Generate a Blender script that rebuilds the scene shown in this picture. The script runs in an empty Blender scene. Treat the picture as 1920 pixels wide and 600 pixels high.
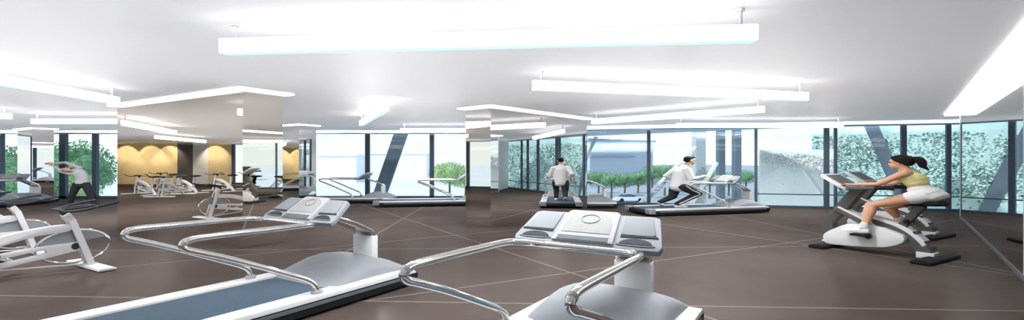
import bpy, bmesh, math, random
from mathutils import Vector, Matrix, Quaternion
random.seed(7)
sc = bpy.context.scene
col = sc.collection
PI = math.pi
rad = math.radians
F, HC, YH = 900.0, 1.6, 303.0          # focal length in photo pixels, eye height, horizon row
H = 2.955                              # ceiling height
GZ = -5.0                              # street level outside


def at(u, v, z=0.0):
    """floor-plan position of a photo pixel that lies at height z"""
    D = (HC - z) * F / (v - YH)
    return ((u - 960) * D / F, D)


def ad(u, v, D):
    return Vector(((u - 960) * D / F, D, HC - (v - YH) * D / F))


# ------------------------------------------------------------------ materials
def node_mat(name):
    m = bpy.data.materials.new(name)
    m.use_nodes = True
    return m, m.node_tree, m.node_tree.nodes['Principled BSDF']


def pbr(name, c, rough=.5, metal=0.0, spec=.5, vary=0.0, scale=8.0, bump=0.0, coat=0.0):
    m, nt, b = node_mat(name)
    b.inputs['Base Color'].default_value = (*c, 1)
    b.inputs['Roughness'].default_value = rough
    b.inputs['Metallic'].default_value = metal
    b.inputs['Specular IOR Level'].default_value = spec
    b.inputs['Coat Weight'].default_value = coat
    if vary or bump:
        tc = nt.nodes.new('ShaderNodeTexCoord')
        n = nt.nodes.new('ShaderNodeTexNoise')
        n.inputs['Scale'].default_value = scale
        n.inputs['Detail'].default_value = 4
        nt.links.new(tc.outputs['Object'], n.inputs['Vector'])
        if vary:
            r = nt.nodes.new('ShaderNodeValToRGB')
            r.color_ramp.elements[0].position = .3
            r.color_ramp.elements[1].position = .7
            r.color_ramp.elements[0].color = (*[x * (1 - vary) for x in c], 1)
            r.color_ramp.elements[1].color = (*[min(1, x * (1 + vary)) for x in c], 1)
            nt.links.new(n.outputs['Fac'], r.inputs['Fac'])
            nt.links.new(r.outputs['Color'], b.inputs['Base Color'])
        if bump:
            bp = nt.nodes.new('ShaderNodeBump')
            bp.inputs['Strength'].default_value = bump
            bp.inputs['Distance'].default_value = .01
            nt.links.new(n.outputs['Fac'], bp.inputs['Height'])
            nt.links.new(bp.outputs['Normal'], b.inputs['Normal'])
    return m


def emit(name, c, s):
    m, nt, b = node_mat(name)
    b.inputs['Base Color'].default_value = (*c, 1)
    b.inputs['Emission Color'].default_value = (*c, 1)
    b.inputs['Emission Strength'].default_value = s
    return m


def glass_mat():
    m = bpy.data.materials.new('window glass')
    m.use_nodes = True
    nt = m.node_tree
    for n in list(nt.nodes):
        nt.nodes.remove(n)
    o = nt.nodes.new('ShaderNodeOutputMaterial')
    t = nt.nodes.new('ShaderNodeBsdfTransparent')
    t.inputs['Color'].default_value = (.90, .955, .96, 1)
    g = nt.nodes.new('ShaderNodeBsdfGlossy')
    g.inputs['Roughness'].default_value = .02
    lw = nt.nodes.new('ShaderNodeLayerWeight')
    lw.inputs['Blend'].default_value = .5
    pw = nt.nodes.new('ShaderNodeMath')
    pw.operation = 'POWER'
    pw.inputs[1].default_value = 4
    nt.links.new(lw.outputs['Facing'], pw.inputs[0])
    f = nt.nodes.new('ShaderNodeMath')
    f.operation = 'MULTIPLY_ADD'
    f.inputs[1].default_value = .45
    f.inputs[2].default_value = .02
    nt.links.new(pw.outputs[0], f.inputs[0])
    mx = nt.nodes.new('ShaderNodeMixShader')
    nt.links.new(f.outputs[0], mx.inputs[0])
    nt.links.new(t.outputs[0], mx.inputs[1])
    nt.links.new(g.outputs[0], mx.inputs[2])
    nt.links.new(mx.outputs[0], o.inputs[0])
    return m


def floor_mat():
    m, nt, b = node_mat('brown rubber floor')
    N, L = nt.nodes, nt.links
    tc = N.new('ShaderNodeTexCoord')
    sep = N.new('ShaderNodeSeparateXYZ')
    L.new(tc.outputs['Object'], sep.inputs[0])

    def math_(op, a, bb=None):
        n = N.new('ShaderNodeMath')
        n.operation = op
        for i, x in enumerate((a, bb)):
            if x is None:
                continue
            if isinstance(x, (int, float)):
                n.inputs[i].default_value = x
            else:
                L.new(x, n.inputs[i])
        return n.outputs[0]
    # inlaid joint lines: one point on each and its direction in the floor plan
    lines = [(at(695, 389), at(1162, 541)), (at(208, 502), at(959, 431)), (at(690, 467), at(1530, 462)),
             (at(823, 545), at(1530, 448)), (at(0, 554), at(1920, 583)), (at(1290, 427), at(1511, 459)),
             (at(1376, 407), at(1537, 439)), (at(713, 435), at(761, 407))]
    acc = None
    for p, q in lines:
        d = Vector((q[0] - p[0], q[1] - p[1])).normalized()
        n = Vector((-d.y, d.x))
        c = n.dot(Vector(p))
        e = math_('ADD', math_('MULTIPLY', sep.outputs[0], n.x), math_('MULTIPLY', sep.outputs[1], n.y))
        e = math_('ABSOLUTE', math_('SUBTRACT', e, c))
        e = math_('LESS_THAN', e, .017)
        acc = e if acc is None else math_('MAXIMUM', acc, e)
    nz = N.new('ShaderNodeTexNoise')
    nz.inputs['Scale'].default_value = .6
    nz.inputs['Detail'].default_value = 5
    L.new(tc.outputs['Object'], nz.inputs['Vector'])
    rp = N.new('ShaderNodeValToRGB')
    rp.color_ramp.elements[0].position = .35
    rp.color_ramp.elements[1].position = .68
    rp.color_ramp.elements[0].color = FLOOR_A
    rp.color_ramp.elements[1].color = FLOOR_B
    L.new(nz.outputs['Fac'], rp.inputs['Fac'])
    mx = N.new('ShaderNodeMix')
    mx.data_type = 'RGBA'
    L.new(acc, mx.inputs['Factor'])
    L.new(rp.outputs['Color'], mx.inputs['A'])
    mx.inputs['B'].default_value = (.20, .175, .16, 1)
    L.new(mx.outputs['Result'], b.inputs['Base Color'])
    b.inputs['Roughness'].default_value = .6
    b.inputs['Specular IOR Level'].default_value = 0
    gl = N.new('ShaderNodeBsdfGlossy')
    gl.inputs['Roughness'].default_value = .24
    mxs = N.new('ShaderNodeMixShader')
    mxs.inputs[0].default_value = .035
    L.new(b.outputs[0], mxs.inputs[1])
    L.new(gl.outputs[0], mxs.inputs[2])
    L.new(mxs.outputs[0], N['Material Output'].inputs['Surface'])
    return m


FLOOR_A, FLOOR_B = (.080, .061, .054, 1), (.099, .078, .070, 1)
M = {
    'floor': floor_mat(),
    'ceiling': pbr('white ceiling paint', (.885, .90, .935), .8),
    'white_wall': pbr('white wall paint', (.78, .78, .79), .7),
    'yellow_wall': pbr('ochre veneer', (.74, .60, .34), .5, vary=.06, scale=2),
    'brown_wall': pbr('dark brown panel', (.10, .085, .08), .5),
    'wing': pbr('grey console panel', (.27, .29, .31), .6, spec=.12),
    'mirror_bronze': pbr('warm mirror', (.92, .855, .785), .0, 1.0),
    'mirror': pbr('mirror', (.90, .875, .85), .0, 1.0),
    'edge': pbr('polished glass edge', (.85, .92, .93), .2, coat=.5),
    'mullion': pbr('slate blue aluminium', (.075, .105, .145), .45, .2, spec=.3),
    'steel_col': pbr('grey painted steel', (.42, .45, .48), .5),
    'brace': pbr('slate painted steel', (.11, .145, .19), .5),
    'lamp': emit('lamp diffuser', (1, 1, 1), 3.5),
    'cove': emit('cove lamp', (1, .99, .97), 3),
    'rod': pbr('grey lamp rod', (.42, .42, .45), .4, .5),
    'lamp_foot': emit('aqua lamp louvre', (.62, .95, 1), .85),
    'chrome': pbr('chrome', (.86, .85, .83), .07, 1.0),
    'white_plastic': pbr('white enamel', (.82, .83, .84), .35),
    'silver': pbr('silver grey plastic', (.30, .32, .345), .5, spec=.2, vary=.03),
    'light_silver': pbr('pale silver plastic', (.43, .45, .47), .45, spec=.2),
    'mid_grey': pbr('mid grey plastic', (.14, .155, .17), .6, spec=.15),
    'dark_grey': pbr('dark grey plastic', (.035, .04, .046), .6, spec=.2),
    'graphite': pbr('graphite painted steel', (.105, .10, .096), .5, .1, spec=.2),
    'black': pbr('black rubber', (.018, .019, .022), .7, spec=.1),
    'belt': pbr('blue grey treadmill belt', (.085, .122, .165), .7, spec=.03, vary=.05, scale=30, bump=.1),
    'display': pbr('display', (.36, .365, .355), .6, spec=.1, vary=.08, scale=6),
    'frame_white': pbr('white powder coat', (.80, .80, .82), .3),
    'skin': pbr('skin', (.74, .41, .27), .6, spec=.2),
    'skin_pale': pbr('pale skin', (.76, .46, .34), .6, spec=.2),
    'hair': pbr('black hair', (.014, .011, .010), .75, spec=.15, vary=.3, scale=60),
    'hair_brown': pbr('brown hair', (.10, .05, .03), .5),
    'yellow_cloth': pbr('pale yellow cloth', (.93, .91, .42), .8, spec=.1),
    'white_cloth': pbr('white cloth', (.84, .84, .84), .85),
    'grey_cloth': pbr('pale grey cloth', (.58, .60, .63), .85),
    'black_cloth': pbr('black cloth', (.016, .018, .024), .8),
    'dark_eye': pbr('dark eye', (.02, .015, .012), .3),
    'lip': pbr('lip', (.50, .16, .14), .5),
    'leaf': pbr('leaf green', (.15, .29, .15), .8, spec=.1, vary=.3, scale=.8),
    'leaf_pale': pbr('pale leaf green', (.36, .50, .24), .8, spec=.1, vary=.25, scale=.8),
    'ivy_dark': pbr('dark ivy leaf', (.03, .115, .095), .5, vary=.4, scale=1.5),
    'ivy_pale': pbr('pale ivy leaf', (.55, .72, .64), .5, vary=.2, scale=1.5),
    'bark': pbr('bark', (.12, .09, .07), .8),
    'pale_stone': pbr('pale rendered wall', (.80, .84, .86), .8, vary=.04, scale=1),
    'teal_wall': pbr('pale teal wall', (.42, .58, .58), .8, vary=.1, scale=1),
    'slab': pbr('painted soffit', (.40, .50, .58), .7),
    'paving': pbr('pale paving', (.62, .66, .72), .8, vary=.05, scale=.05),
    'asphalt': pbr('blue grey road', (.30, .33, .38), .8, vary=.1, scale=.1),
    'car_paint': pbr('silver car paint', (.62, .68, .76), .25, coat=.6),
    'car_glass': pbr('car glass', (.05, .08, .12), .1),
    'building': pbr('pale building render', (.47, .53, .62), .7),
    'building_glass': pbr('blue building glass', (.30, .38, .48), .4),
}
GLASS = glass_mat()


# ------------------------------------------------------------------ mesh building
class MB:
    slim = 1.0                         # build of the figure being made

    def __init__(self):
        self.v, self.f = [], []

    def add(self, vs, fs):
        b = len(self.v)
        self.v += [tuple(x) for x in vs]
        self.f += [tuple(b + i for i in f) for f in fs]
        return self

    def box(self, c, s, rz=0.0, ry=0.0):
        R = Matrix.Rotation(rz, 3, 'Z') @ Matrix.Rotation(ry, 3, 'Y')
        c = Vector(c)
        vs = [c + R @ Vector((sx * s[0] / 2, sy * s[1] / 2, sz * s[2] / 2)) for sx in (-1, 1) for sy in (-1, 1) for sz in (-1, 1)]
        return self.add(vs, [(0, 1, 3, 2), (4, 6, 7, 5), (0, 4, 5, 1), (2, 3, 7, 6), (0, 2, 6, 4), (1, 5, 7, 3)])

    def beam(self, p, q, w, d, ref=Vector((0, 0, 1))):
        """rectangular bar from p to q: w across ref's side, d along ref"""
        p, q = Vector(p), Vector(q)
        t = (q - p).normalized()
        s = t.cross(ref)
        if s.length < 1e-4:
            s = t.cross(Vector((0, 1, 0)))
        s.normalize()
        n = s.cross(t)
        vs = [a + s * i * w / 2 + n * j * d / 2 for a in (p, q) for i, j in ((-1, -1), (1, -1), (1, 1), (-1, 1))]
        return self.add(vs, [(3, 2, 1, 0), (4, 5, 6, 7), (0, 1, 5, 4), (1, 2, 6, 5), (2, 3, 7, 6), (3, 0, 4, 7)])

    def prism(self, poly, y0, y1, axis='y'):
        """poly in (x, z), extruded along y; axis='z': poly in (x, y), extruded along z"""
        n = len(poly)
        mk = (lambda a, b, y: (a, y, b)) if axis == 'y' else (lambda a, b, y: (a, b, y))
        vs = [mk(a, b, y0) for a, b in poly] + [mk(a, b, y1) for a, b in poly]
        return self.add(vs, [tuple(range(n)), tuple(range(2 * n - 1, n - 1, -1))] + [(i, i + n, (i + 1) % n + n, (i + 1) % n) for i in range(n)])

    def rings(self, rings, caps=True, closed=False):
        n = len(rings[0])
        fs = []
        m = len(rings)
        for k in range(m if closed else m - 1):
            a, b = k * n, ((k + 1) % m) * n
            fs += [(a + i, a + (i + 1) % n, b + (i + 1) % n, b + i) for i in range(n)]
        if caps and not closed:
            fs += [tuple(range(n - 1, -1, -1)), tuple((m - 1) * n + i for i in range(n))]
        return self.add([p for r in rings for p in r], fs)

    def tube(self, pts, r, n=10, closed=False, flat=1.0, ref=Vector((0, 0, 1))):
        pts = [Vector(p) for p in pts]
        rs = r if isinstance(r, (list, tuple)) else [r] * len(pts)
        m = len(pts)
        out = []
        side = None
        for i, p in enumerate(pts):
            a = pts[(i - 1) % m] if closed or i else pts[0]
            b = pts[(i + 1) % m] if closed or i < m - 1 else pts[-1]
            t = (b - a).normalized()
            if side is None:
                side = t.cross(ref)
                if side.length < 1e-3:
                    side = t.cross(Vector((0, 1, 0)))
            side = (side - t * side.dot(t)).normalized()
            up = side.cross(t)
            out.append([p + side * math.cos(2 * PI * k / n) * rs[i] + up * math.sin(2 * PI * k / n) * rs[i] * flat for k in range(n)])
        return self.rings(out, closed=closed)

    def cyl(self, p, q, r, n=16, r2=None):
        return self.tube([p, q], [r, r if r2 is None else r2], n)

    def body(self, pts, radii, side=Vector((0, 1, 0)), n=14):
        """limb or trunk: rounded loft, radii (across side, across the other) at each point, domed ends"""
        pts = [Vector(p) for p in pts]
        radii = [(r * MB.slim, r * MB.slim) if not isinstance(r, tuple) else (r[0] * MB.slim, r[1] * MB.slim) for r in radii]
        m = len(pts)
        P, R, T = [], [], []
        for i in range(m):
            t = (pts[min(i + 1, m - 1)] - pts[max(i - 1, 0)]).normalized()
            if i == 0:
                for a in (1.0, .8, .45):
                    P.append(pts[0] - t * min(radii[0]) * a)
                    k = math.sqrt(max(0.0, 1 - a * a)) + .05
                    R.append((radii[0][0] * k, radii[0][1] * k)); T.append(t)
            P.append(pts[i]); R.append(radii[i]); T.append(t)
            if i == m - 1:
                for a in (.45, .8, 1.0):
                    P.append(pts[-1] + t * min(radii[-1]) * a)
                    k = math.sqrt(max(0.0, 1 - a * a)) + .05
                    R.append((radii[-1][0] * k, radii[-1][1] * k)); T.append(t)
        out = []
        for p, r, t in zip(P, R, T):
            s = side - t * side.dot(t)
            if s.length < 1e-3:
                s = Vector((1, 0, 0)) - t * t.x
            s.normalize()
            w = s.cross(t)
            out.append([p + s * math.cos(2 * PI * k / n) * r[0] + w * math.sin(2 * PI * k / n) * r[1] for k in range(n)])
        return self.rings(out)

    def ellipsoid(self, c, r, R=None, n=18, m=12):
        c = Vector(c)
        R = R or Matrix.Identity(3)
        out = []
        for j in range(m + 1):
            a = -PI / 2 + PI * j / m
            k = max(math.cos(a), .02)
            out.append([c + R @ Vector((r[0] * k * math.cos(2 * PI * i / n), r[1] * k * math.sin(2 * PI * i / n), r[2] * math.sin(a))) for i in range(n)])
        return self.rings(out)

    def build(self, name, mat, parent=None, bevel=0.0, smooth=35, subd=0, weld=False):
        me = bpy.data.meshes.new(name)
        me.from_pydata(self.v, [], self.f)
        bm = bmesh.new()
        bm.from_mesh(me)
        if weld:
            bmesh.ops.remove_doubles(bm, verts=bm.verts, dist=1e-5)
        bmesh.ops.recalc_face_normals(bm, faces=bm.faces)
        if bevel:
            es = [e for e in bm.edges if len(e.link_faces) == 2 and e.calc_face_angle(0) > rad(30)]
            bmesh.ops.bevel(bm, geom=es, offset=bevel, segments=2, profile=.6, affect='EDGES', clamp_overlap=True)
        bm.to_mesh(me)
        bm.free()
        if smooth:
            for p in me.polygons:
                p.use_smooth = True
            me.set_sharp_from_angle(angle=rad(smooth))
        me.materials.append(mat if not isinstance(mat, str) else M[mat])
        o = bpy.data.objects.new(name, me)
        col.objects.link(o)
        if parent is not None:
            o.parent = parent
        if subd:
            md = o.modifiers.new('s', 'SUBSURF')
            md.levels = md.render_levels = subd
        return o


def smooth_path(pts, n=6, closed=False):
    pts = [Vector(p) for p in pts]
    m = len(pts)
    out = []
    for i in range(m if closed else m - 1):
        if closed:
            a, b, c, d = pts[(i - 1) % m], pts[i], pts[(i + 1) % m], pts[(i + 2) % m]
        else:
            a, b, c, d = pts[max(i - 1, 0)], pts[i], pts[i + 1], pts[min(i + 2, m - 1)]
        for k in range(n):
            t = k / n
            out.append(.5 * ((2 * b) + (c - a) * t + (2 * a - 5 * b + 4 * c - d) * t * t + (3 * b - a - 3 * c + d) * t ** 3))
    if not closed:
        out.append(pts[-1])
    return out


def smooth2(poly, n=4, closed=True):
    return [(p.x, p.y) for p in smooth_path([(a, b, 0) for a, b in poly], n, closed)]


def tag(o, label=None, cat=None, group=None, kind=None):
    for k, v in (('label', label), ('category', cat), ('group', group), ('kind', kind)):
        if v:
            o[k] = v
    return o


def empty(name, loc=(0, 0, 0), rz=0.0):
    o = bpy.data.objects.new(name, None)
    o.empty_display_size = .2
    o.location = loc
    o.rotation_euler = (0, 0, rz)
    col.objects.link(o)
    return o


def copy_tree(o, parent=None):
    c = o.copy()
    col.objects.link(c)
    if parent is not None:
        c.parent = parent
    for ch in list(o.children):
        copy_tree(ch, c)
    return c


def place(o, loc, rz, label=None):
    o.location = loc
    o.rotation_euler = (0, 0, rz)
    if label:
        o['label'] = label
    return o


# ------------------------------------------------------------------ camera, world, sun
cam = bpy.data.cameras.new('camera')
cam.sensor_width = 36
cam.lens = F / 1920 * 36
cam.shift_y = 3 / 1920
cam.clip_end = 2000
co = bpy.data.objects.new('camera', cam)
co.location = (0, 0, HC)
co.rotation_euler = (PI / 2, 0, 0)
col.objects.link(co)
sc.camera = co

w = bpy.data.worlds.new('sky')
sc.world = w
w.use_nodes = True
nt = w.node_tree
bg = nt.nodes['Background']
tc = nt.nodes.new('ShaderNodeTexCoord')
sp = nt.nodes.new('ShaderNodeSeparateXYZ')
nt.links.new(tc.outputs['Generated'], sp.inputs[0])
rp = nt.nodes.new('ShaderNodeValToRGB')
e = rp.color_ramp.elements
e[0].position, e[0].color = 0.0, (.93, .97, 1, 1)
e[1].position, e[1].color = .35, (.50, .68, .92, 1)
x = e.new(.05)
x.color = (.84, .92, 1, 1)
nt.links.new(sp.outputs['Z'], rp.inputs['Fac'])
nz = nt.nodes.new('ShaderNodeTexNoise')
nz.inputs['Scale'].default_value = 5
nz.inputs['Detail'].default_value = 5
mp = nt.nodes.new('ShaderNodeMapping')
mp.inputs['Scale'].default_value = (1, 1, 5)
nt.links.new(tc.outputs['Generated'], mp.inputs[0])
nt.links.new(mp.outputs[0], nz.inputs['Vector'])
cr = nt.nodes.new('ShaderNodeValToRGB')
cr.color_ramp.elements[0].position = .45
cr.color_ramp.elements[1].position = .65
nt.links.new(nz.outputs['Fac'], cr.inputs['Fac'])
mx = nt.nodes.new('ShaderNodeMix')
mx.data_type = 'RGBA'
nt.links.new(cr.outputs['Color'], mx.inputs['Factor'])
nt.links.new(rp.outputs['Color'], mx.inputs['A'])
mx.inputs['B'].default_value = (.95, .97, 1, 1)
nt.links.new(mx.outputs['Result'], bg.inputs['Color'])
bg.inputs['Strength'].default_value = 1.2

sun = bpy.data.lights.new('sun', 'SUN')
sun.energy = 3.6
sun.angle = rad(3)
sun.color = (1, .97, .93)
so = bpy.data.objects.new('sun', sun)
so.rotation_euler = (rad(46), 0, rad(-58))
col.objects.link(so)

# ------------------------------------------------------------------ room shell
C1 = Vector(at(455, 466)); A1 = rad(149.25); B1 = rad(59.25)
MIR0, MIR1 = Vector((12.8, 13.71)), Vector((3.6, 2.43))
WB_Y = 20.87
WR0, WR1 = Vector((2.0, 18.7)), Vector((16.6, 14.93))
WL0, WLD = Vector((-36.7, 14.2)), Vector((.478, -.879)).normalized()


def wl(s):
    return WL0 + WLD * s


out = [(-41.5, 21.05), (2.0, 21.05), (2.0, 18.78), (16.7, 15.0), (16.7, 8), (3.8, -9.2), (-23.6, -9.2)]
tag(MB().prism(out, -.25, 0.0, 'z').build('floor', 'floor', smooth=0), 'dark brown gym floor with thin pale joint lines', 'floor', kind='structure')
tag(MB().prism(out, H, H + .3, 'z').build('ceiling', 'ceiling', smooth=0), 'white ceiling washed by the hanging lamps', 'ceiling', kind='structure')


def wall(name, p, q, z0, z1, th, mat, side=1, kind='structure', parent=None):
    p, q = Vector(p), Vector(q)
    d = (q - p)
    n = Vector((-d.y, d.x)).normalized() * side
    c = (p + q) / 2 + n * th / 2
    o = MB().box((c.x, c.y, (z0 + z1) / 2), (d.length, th, z1 - z0), math.atan2(d.y, d.x)).build(name, mat, parent, smooth=0)
    if parent is None:
        tag(o, kind=kind)
    return o


ww = wall('wall_left', wl(-8.2), wl(1.0), 0, H, .2, 'yellow_wall', -1)
tag(ww, 'ochre panelled end wall of the gym', 'wall')
wall('ochre_panel', wl(3.2), wl(4.9), 0, H, .2, 'yellow_wall', -1, parent=ww)
wall('brown_panel', wl(1.0), wl(2.1), 0, H, .2, 'brown_wall', -1, parent=ww)
wall('white_pier', wl(2.1), wl(3.2), 0, H, .2, 'white_wall', -1, parent=ww)
wall('white_panel', wl(9.2), wl(26.9), 0, H, .2, 'white_wall', -1, parent=ww)
tag(wall('wall_front', (-24.3, -9.0), (3.7, -9.0), 0, H, .2, 'white_wall', -1), 'white wall behind the viewer', 'wall')
tag(wall('wall_right', (3.7, -9.0), (3.7, 2.3), 0, H, .2, 'white_wall', -1), 'white wall beside the viewer', 'wall')
tag(wall('wall_east', (16.65, 14.9), (13.0, 13.3), 0, H, .15, 'white_wall', 1), 'white return wall behind the mirror wall', 'wall')
tag(wall('wall_back', (2.0, 18.75), (2.0, 20.95), 0, H, .2, 'white_wall', 1), 'white return wall between the window runs', 'wall')

for k, sx_ in enumerate((-2.6, -.9, .5, 3.7)):
    p_ = wl(sx_) + Vector((.879, .478)) * .9
    r_ = empty('ceiling_downlight', (p_.x, p_.y, H - .03))
    tag(r_, 'small recessed downlight washing the ochre wall', 'lamp', 'downlights by the ochre wall')
    MB().cyl((0, 0, .002), (0, 0, .028), .09, 20).build('lamp_ring', 'rod', r_)
    ld = bpy.data.lights.new('downlight', 'SPOT')
    ld.energy = 150
    ld.spot_size = rad(95)
    ld.spot_blend = .5
    ld.color = (1, .9, .72)
    lo_ = bpy.data.objects.new('downlight', ld)
    col.objects.link(lo_)
    lo_.parent = r_
    lo_.location = (0, 0, -.03)
    lo_.rotation_euler = Vector((.879 * .7, .478 * .7, 1)).to_track_quat('Z', 'Y').to_euler()

# mirror wall
d = (MIR0 - MIR1)
mw = wall('wall_mirror', MIR1, MIR0, 0, H, .12, 'mirror', -1)
tag(mw, 'full height mirror wall beside the exercise bikes', 'mirror wall')
md_ = d.normalized()
mn_ = Vector((-md_.y, md_.x))
edge = MIR0 + md_ * .012 - mn_ * .06
MB().box((edge.x, edge.y, H / 2), (.03, .14, H), math.atan2(d.y, d.x)).build('glass_edge', 'edge', mw, smooth=0)
for k in (Vector((6.86, 6.43)),):
    p = MIR1 + md_ * (k - MIR1).dot(md_) + mn_ * .004
    MB().box((p.x, p.y, H / 2 - .1), (.03, .01, H - .35), math.atan2(d.y, d.x)).build('joint_strip', 'edge', mw, smooth=0)
c = (MIR0 + MIR1) / 2 + mn_ * .006
MB().box((c.x, c.y, .03), (d.length, .012, .06), math.atan2(d.y, d.x)).build('base_strip', 'mid_grey', mw, smooth=0)


# mirrored pillars with a luminous ring in the ceiling
def pillar(corner, a, la, b, lb, label, ring_label, ring=.15, mat='mirror'):
    ca, cb = Vector((math.cos(a), math.sin(a))), Vector((math.cos(b), math.sin(b)))
    corner = Vector(corner)
    poly = [corner, corner + cb * lb, corner + cb * lb + ca * la, corner + ca * la]
    o = MB().prism([tuple(p) for p in poly], 0.002, H, 'z').build('mirrored_pillar', mat, smooth=0)
    tag(o, label, 'pillar', kind='structure')
    c0 = corner - ca * ring - cb * ring
    la2, lb2 = la + 2 * ring, lb + 2 * ring
    outer = [c0, c0 + cb * lb2, c0 + cb * lb2 + ca * la2, c0 + ca * la2]
    e = .004
    inner = [corner - ca * e - cb * e, corner + cb * (lb + e) - ca * e, corner + cb * (lb + e) + ca * (la + e), corner + ca * (la + e) - cb * e]
    r = []
    for po, pi in zip(outer, inner):
        r.append([(po.x, po.y, H - .035), (po.x, po.y, H - .001), (pi.x, pi.y, H - .001), (pi.x, pi.y, H - .035)])
    t = MB().rings(r, closed=True).build('cove_light', 'cove', smooth=0)
    tag(t, ring_label, 'cove light', 'luminous rings around the pillar heads')
    return o


pillar(C1, A1, 5.25, B1, .80, 'wide mirrored pillar behind the row of spin bikes', 'glowing ceiling ring around the widest mirrored pillar', .15, 'mirror_bronze')
pillar(at(920, 427), rad(139.9), .86, rad(49.9), 4.45, 'mirrored pillar in the middle of the gym that shows green hedge', 'glowing ceiling ring around the middle mirrored pillar')
pillar((-7.7, 17.35), A1, 1.4, B1, .72, 'slim mirrored pillar beside the far treadmills', 'glowing ceiling ring around the slim mirrored pillar by the far treadmills', .12)
pillar((-19.2, 19.2), A1, 1.75, B1, .66, 'slim mirrored pillar behind the stretching man', 'glowing ceiling ring around the pillar behind the stretching man', .12)

# cove strip along the mirror wall
p0, p1 = MIR0 + mn_ * .17, MIR1 + mn_ * .17
tag(MB().beam((p0.x, p0.y, H - .022), (p1.x, p1.y, H - .022), .32, .04).build('cove_light', 'cove', smooth=0),
    'long glowing ceiling strip running along the top of the mirror wall', 'cove light')

# ------------------------------------------------------------------ windows
HEAD = 2.84
wn = [0]


def window(p, q, wl_=.16, wr_=.0, rail=None, mats='mullion', zs=.10, dep=.16):
    p, q = Vector((*p, 0)), Vector((*q, 0))
    t = (q - p).normalized()
    wn[0] += 1
    m = MB()
    up = Vector((0, 0, 1))
    if wl_:
        a = p + t * wl_ / 2
        m.beam(a + up * .0, a + up * HEAD, wl_, dep, Vector((-t.y, t.x, 0)))
    if wr_:
        a = q - t * wr_ / 2
        m.beam(a, a + up * HEAD, wr_, .16, Vector((-t.y, t.x, 0)))
    m.beam(p + up * (zs / 2 + .005), q + up * (zs / 2 + .005), .16, zs)
    m.beam(p + up * (HEAD - .02), q + up * (HEAD - .02), .14, .04)
    if rail:
        m.beam(p + up * rail, q + up * rail, .07, .035)
    o = m.build('window_%d' % wn[0], mats, smooth=0)
    tag(o, kind='structure')
    g = MB().beam(p + up * (HEAD + zs) / 2, q + up * ((HEAD + zs) / 2 + 1e-5), .012, HEAD - zs).build('pane', GLASS, o, smooth=0)
    return o


# far window run
xs = [-33.5, -30.7, -27.9, -25.1, -22.3, -19.62, -18.2, -15.2, -12.2, -9.2, -6.37, -3.57, -.75, 2.0]
for i in range(len(xs) - 1):
    window((xs[i], WB_Y), (xs[i + 1], WB_Y), .26 if xs[i] < -19 and xs[i] > -20 else .18)
tag(wall('trim_1', (-34, WB_Y - .09), (2.0, WB_Y - .09), HEAD, H, .18, 'white_wall', 1), 'white fascia above the far windows', 'fascia')
tag(wall('wall_far', (-41.4, WB_Y), (-33.5, WB_Y), 0, H, .15, 'white_wall', 1), 'white wall beyond the far windows', 'wall')
# right window run
wd = (WR1 - WR0).normalized()


def on_right(u):
    k = (u - 960) / F
    t = (k * WR0.y - WR0.x) / (wd.x - k * wd.y)
    return WR0 + wd * t


us = [1050, 1093, 1213, 1415, 1545, 1564, 1689, 1774, 1830]
pts = [WR0] + [on_right(u) for u in us] + [WR1]
wid = [.1, .12, .12, .13, .08, .15, .08, .15, .12, .1]
for i in range(len(pts) - 1):
    window(tuple(pts[i]), tuple(pts[i + 1]), wid[i], rail=.46 if i >= 4 else None, zs=.06, dep=.10)
n = Vector((-wd.y, wd.x))
tag(wall('trim_2', WR0 - n * .1, WR1 - n * .1, HEAD, H, .2, 'white_wall', 1), 'white fascia above the street windows', 'fascia')
# left end window
window(tuple(wl(4.9)), tuple(wl(7.05)), .2)
window(tuple(wl(7.05)), tuple(wl(9.2)), .2, .2)
a, b = wl(4.9), wl(9.2)
tag(wall('trim_3', a, b, HEAD, H, .15, 'white_wall', -1), 'white fascia above the end windows', 'fascia')


# ------------------------------------------------------------------ hanging lamps
UPLIGHT = 1.66
DOWNLIGHT = 115.0
UP = bpy.data.lights.new('uplight', 'SPOT')
UP.energy = UPLIGHT
UP.spot_size = rad(179)
UP.spot_blend = .02
UP.shadow_soft_size = .02
UP.use_nodes = True
_e = UP.node_tree.nodes['Emission']
_f = UP.node_tree.nodes.new('ShaderNodeLightFalloff')
_f.inputs['Strength'].default_value = 1.0
# bat-wing beam: the flatter the ray, the stronger, so the ceiling is washed evenly
_t = UP.node_tree.nodes.new('ShaderNodeTexCoord')
_s = UP.node_tree.nodes.new('ShaderNodeSeparateXYZ')
_a = UP.node_tree.nodes.new('ShaderNodeMath')
_a.operation = 'ABSOLUTE'
_b = UP.node_tree.nodes.new('ShaderNodeMath')
_b.operation = 'ADD'
_b.inputs[1].default_value = .09
_d = UP.node_tree.nodes.new('ShaderNodeMath')
_d.operation = 'DIVIDE'
UP.node_tree.links.new(_t.outputs['Normal'], _s.inputs[0])
UP.node_tree.links.new(_s.outputs['Z'], _a.inputs[0])
UP.node_tree.links.new(_a.outputs[0], _b.inputs[0])
UP.node_tree.links.new(_f.outputs['Constant'], _d.inputs[0])
UP.node_tree.links.new(_b.outputs[0], _d.inputs[1])
UP.node_tree.links.new(_d.outputs[0], _e.inputs['Strength'])


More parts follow.
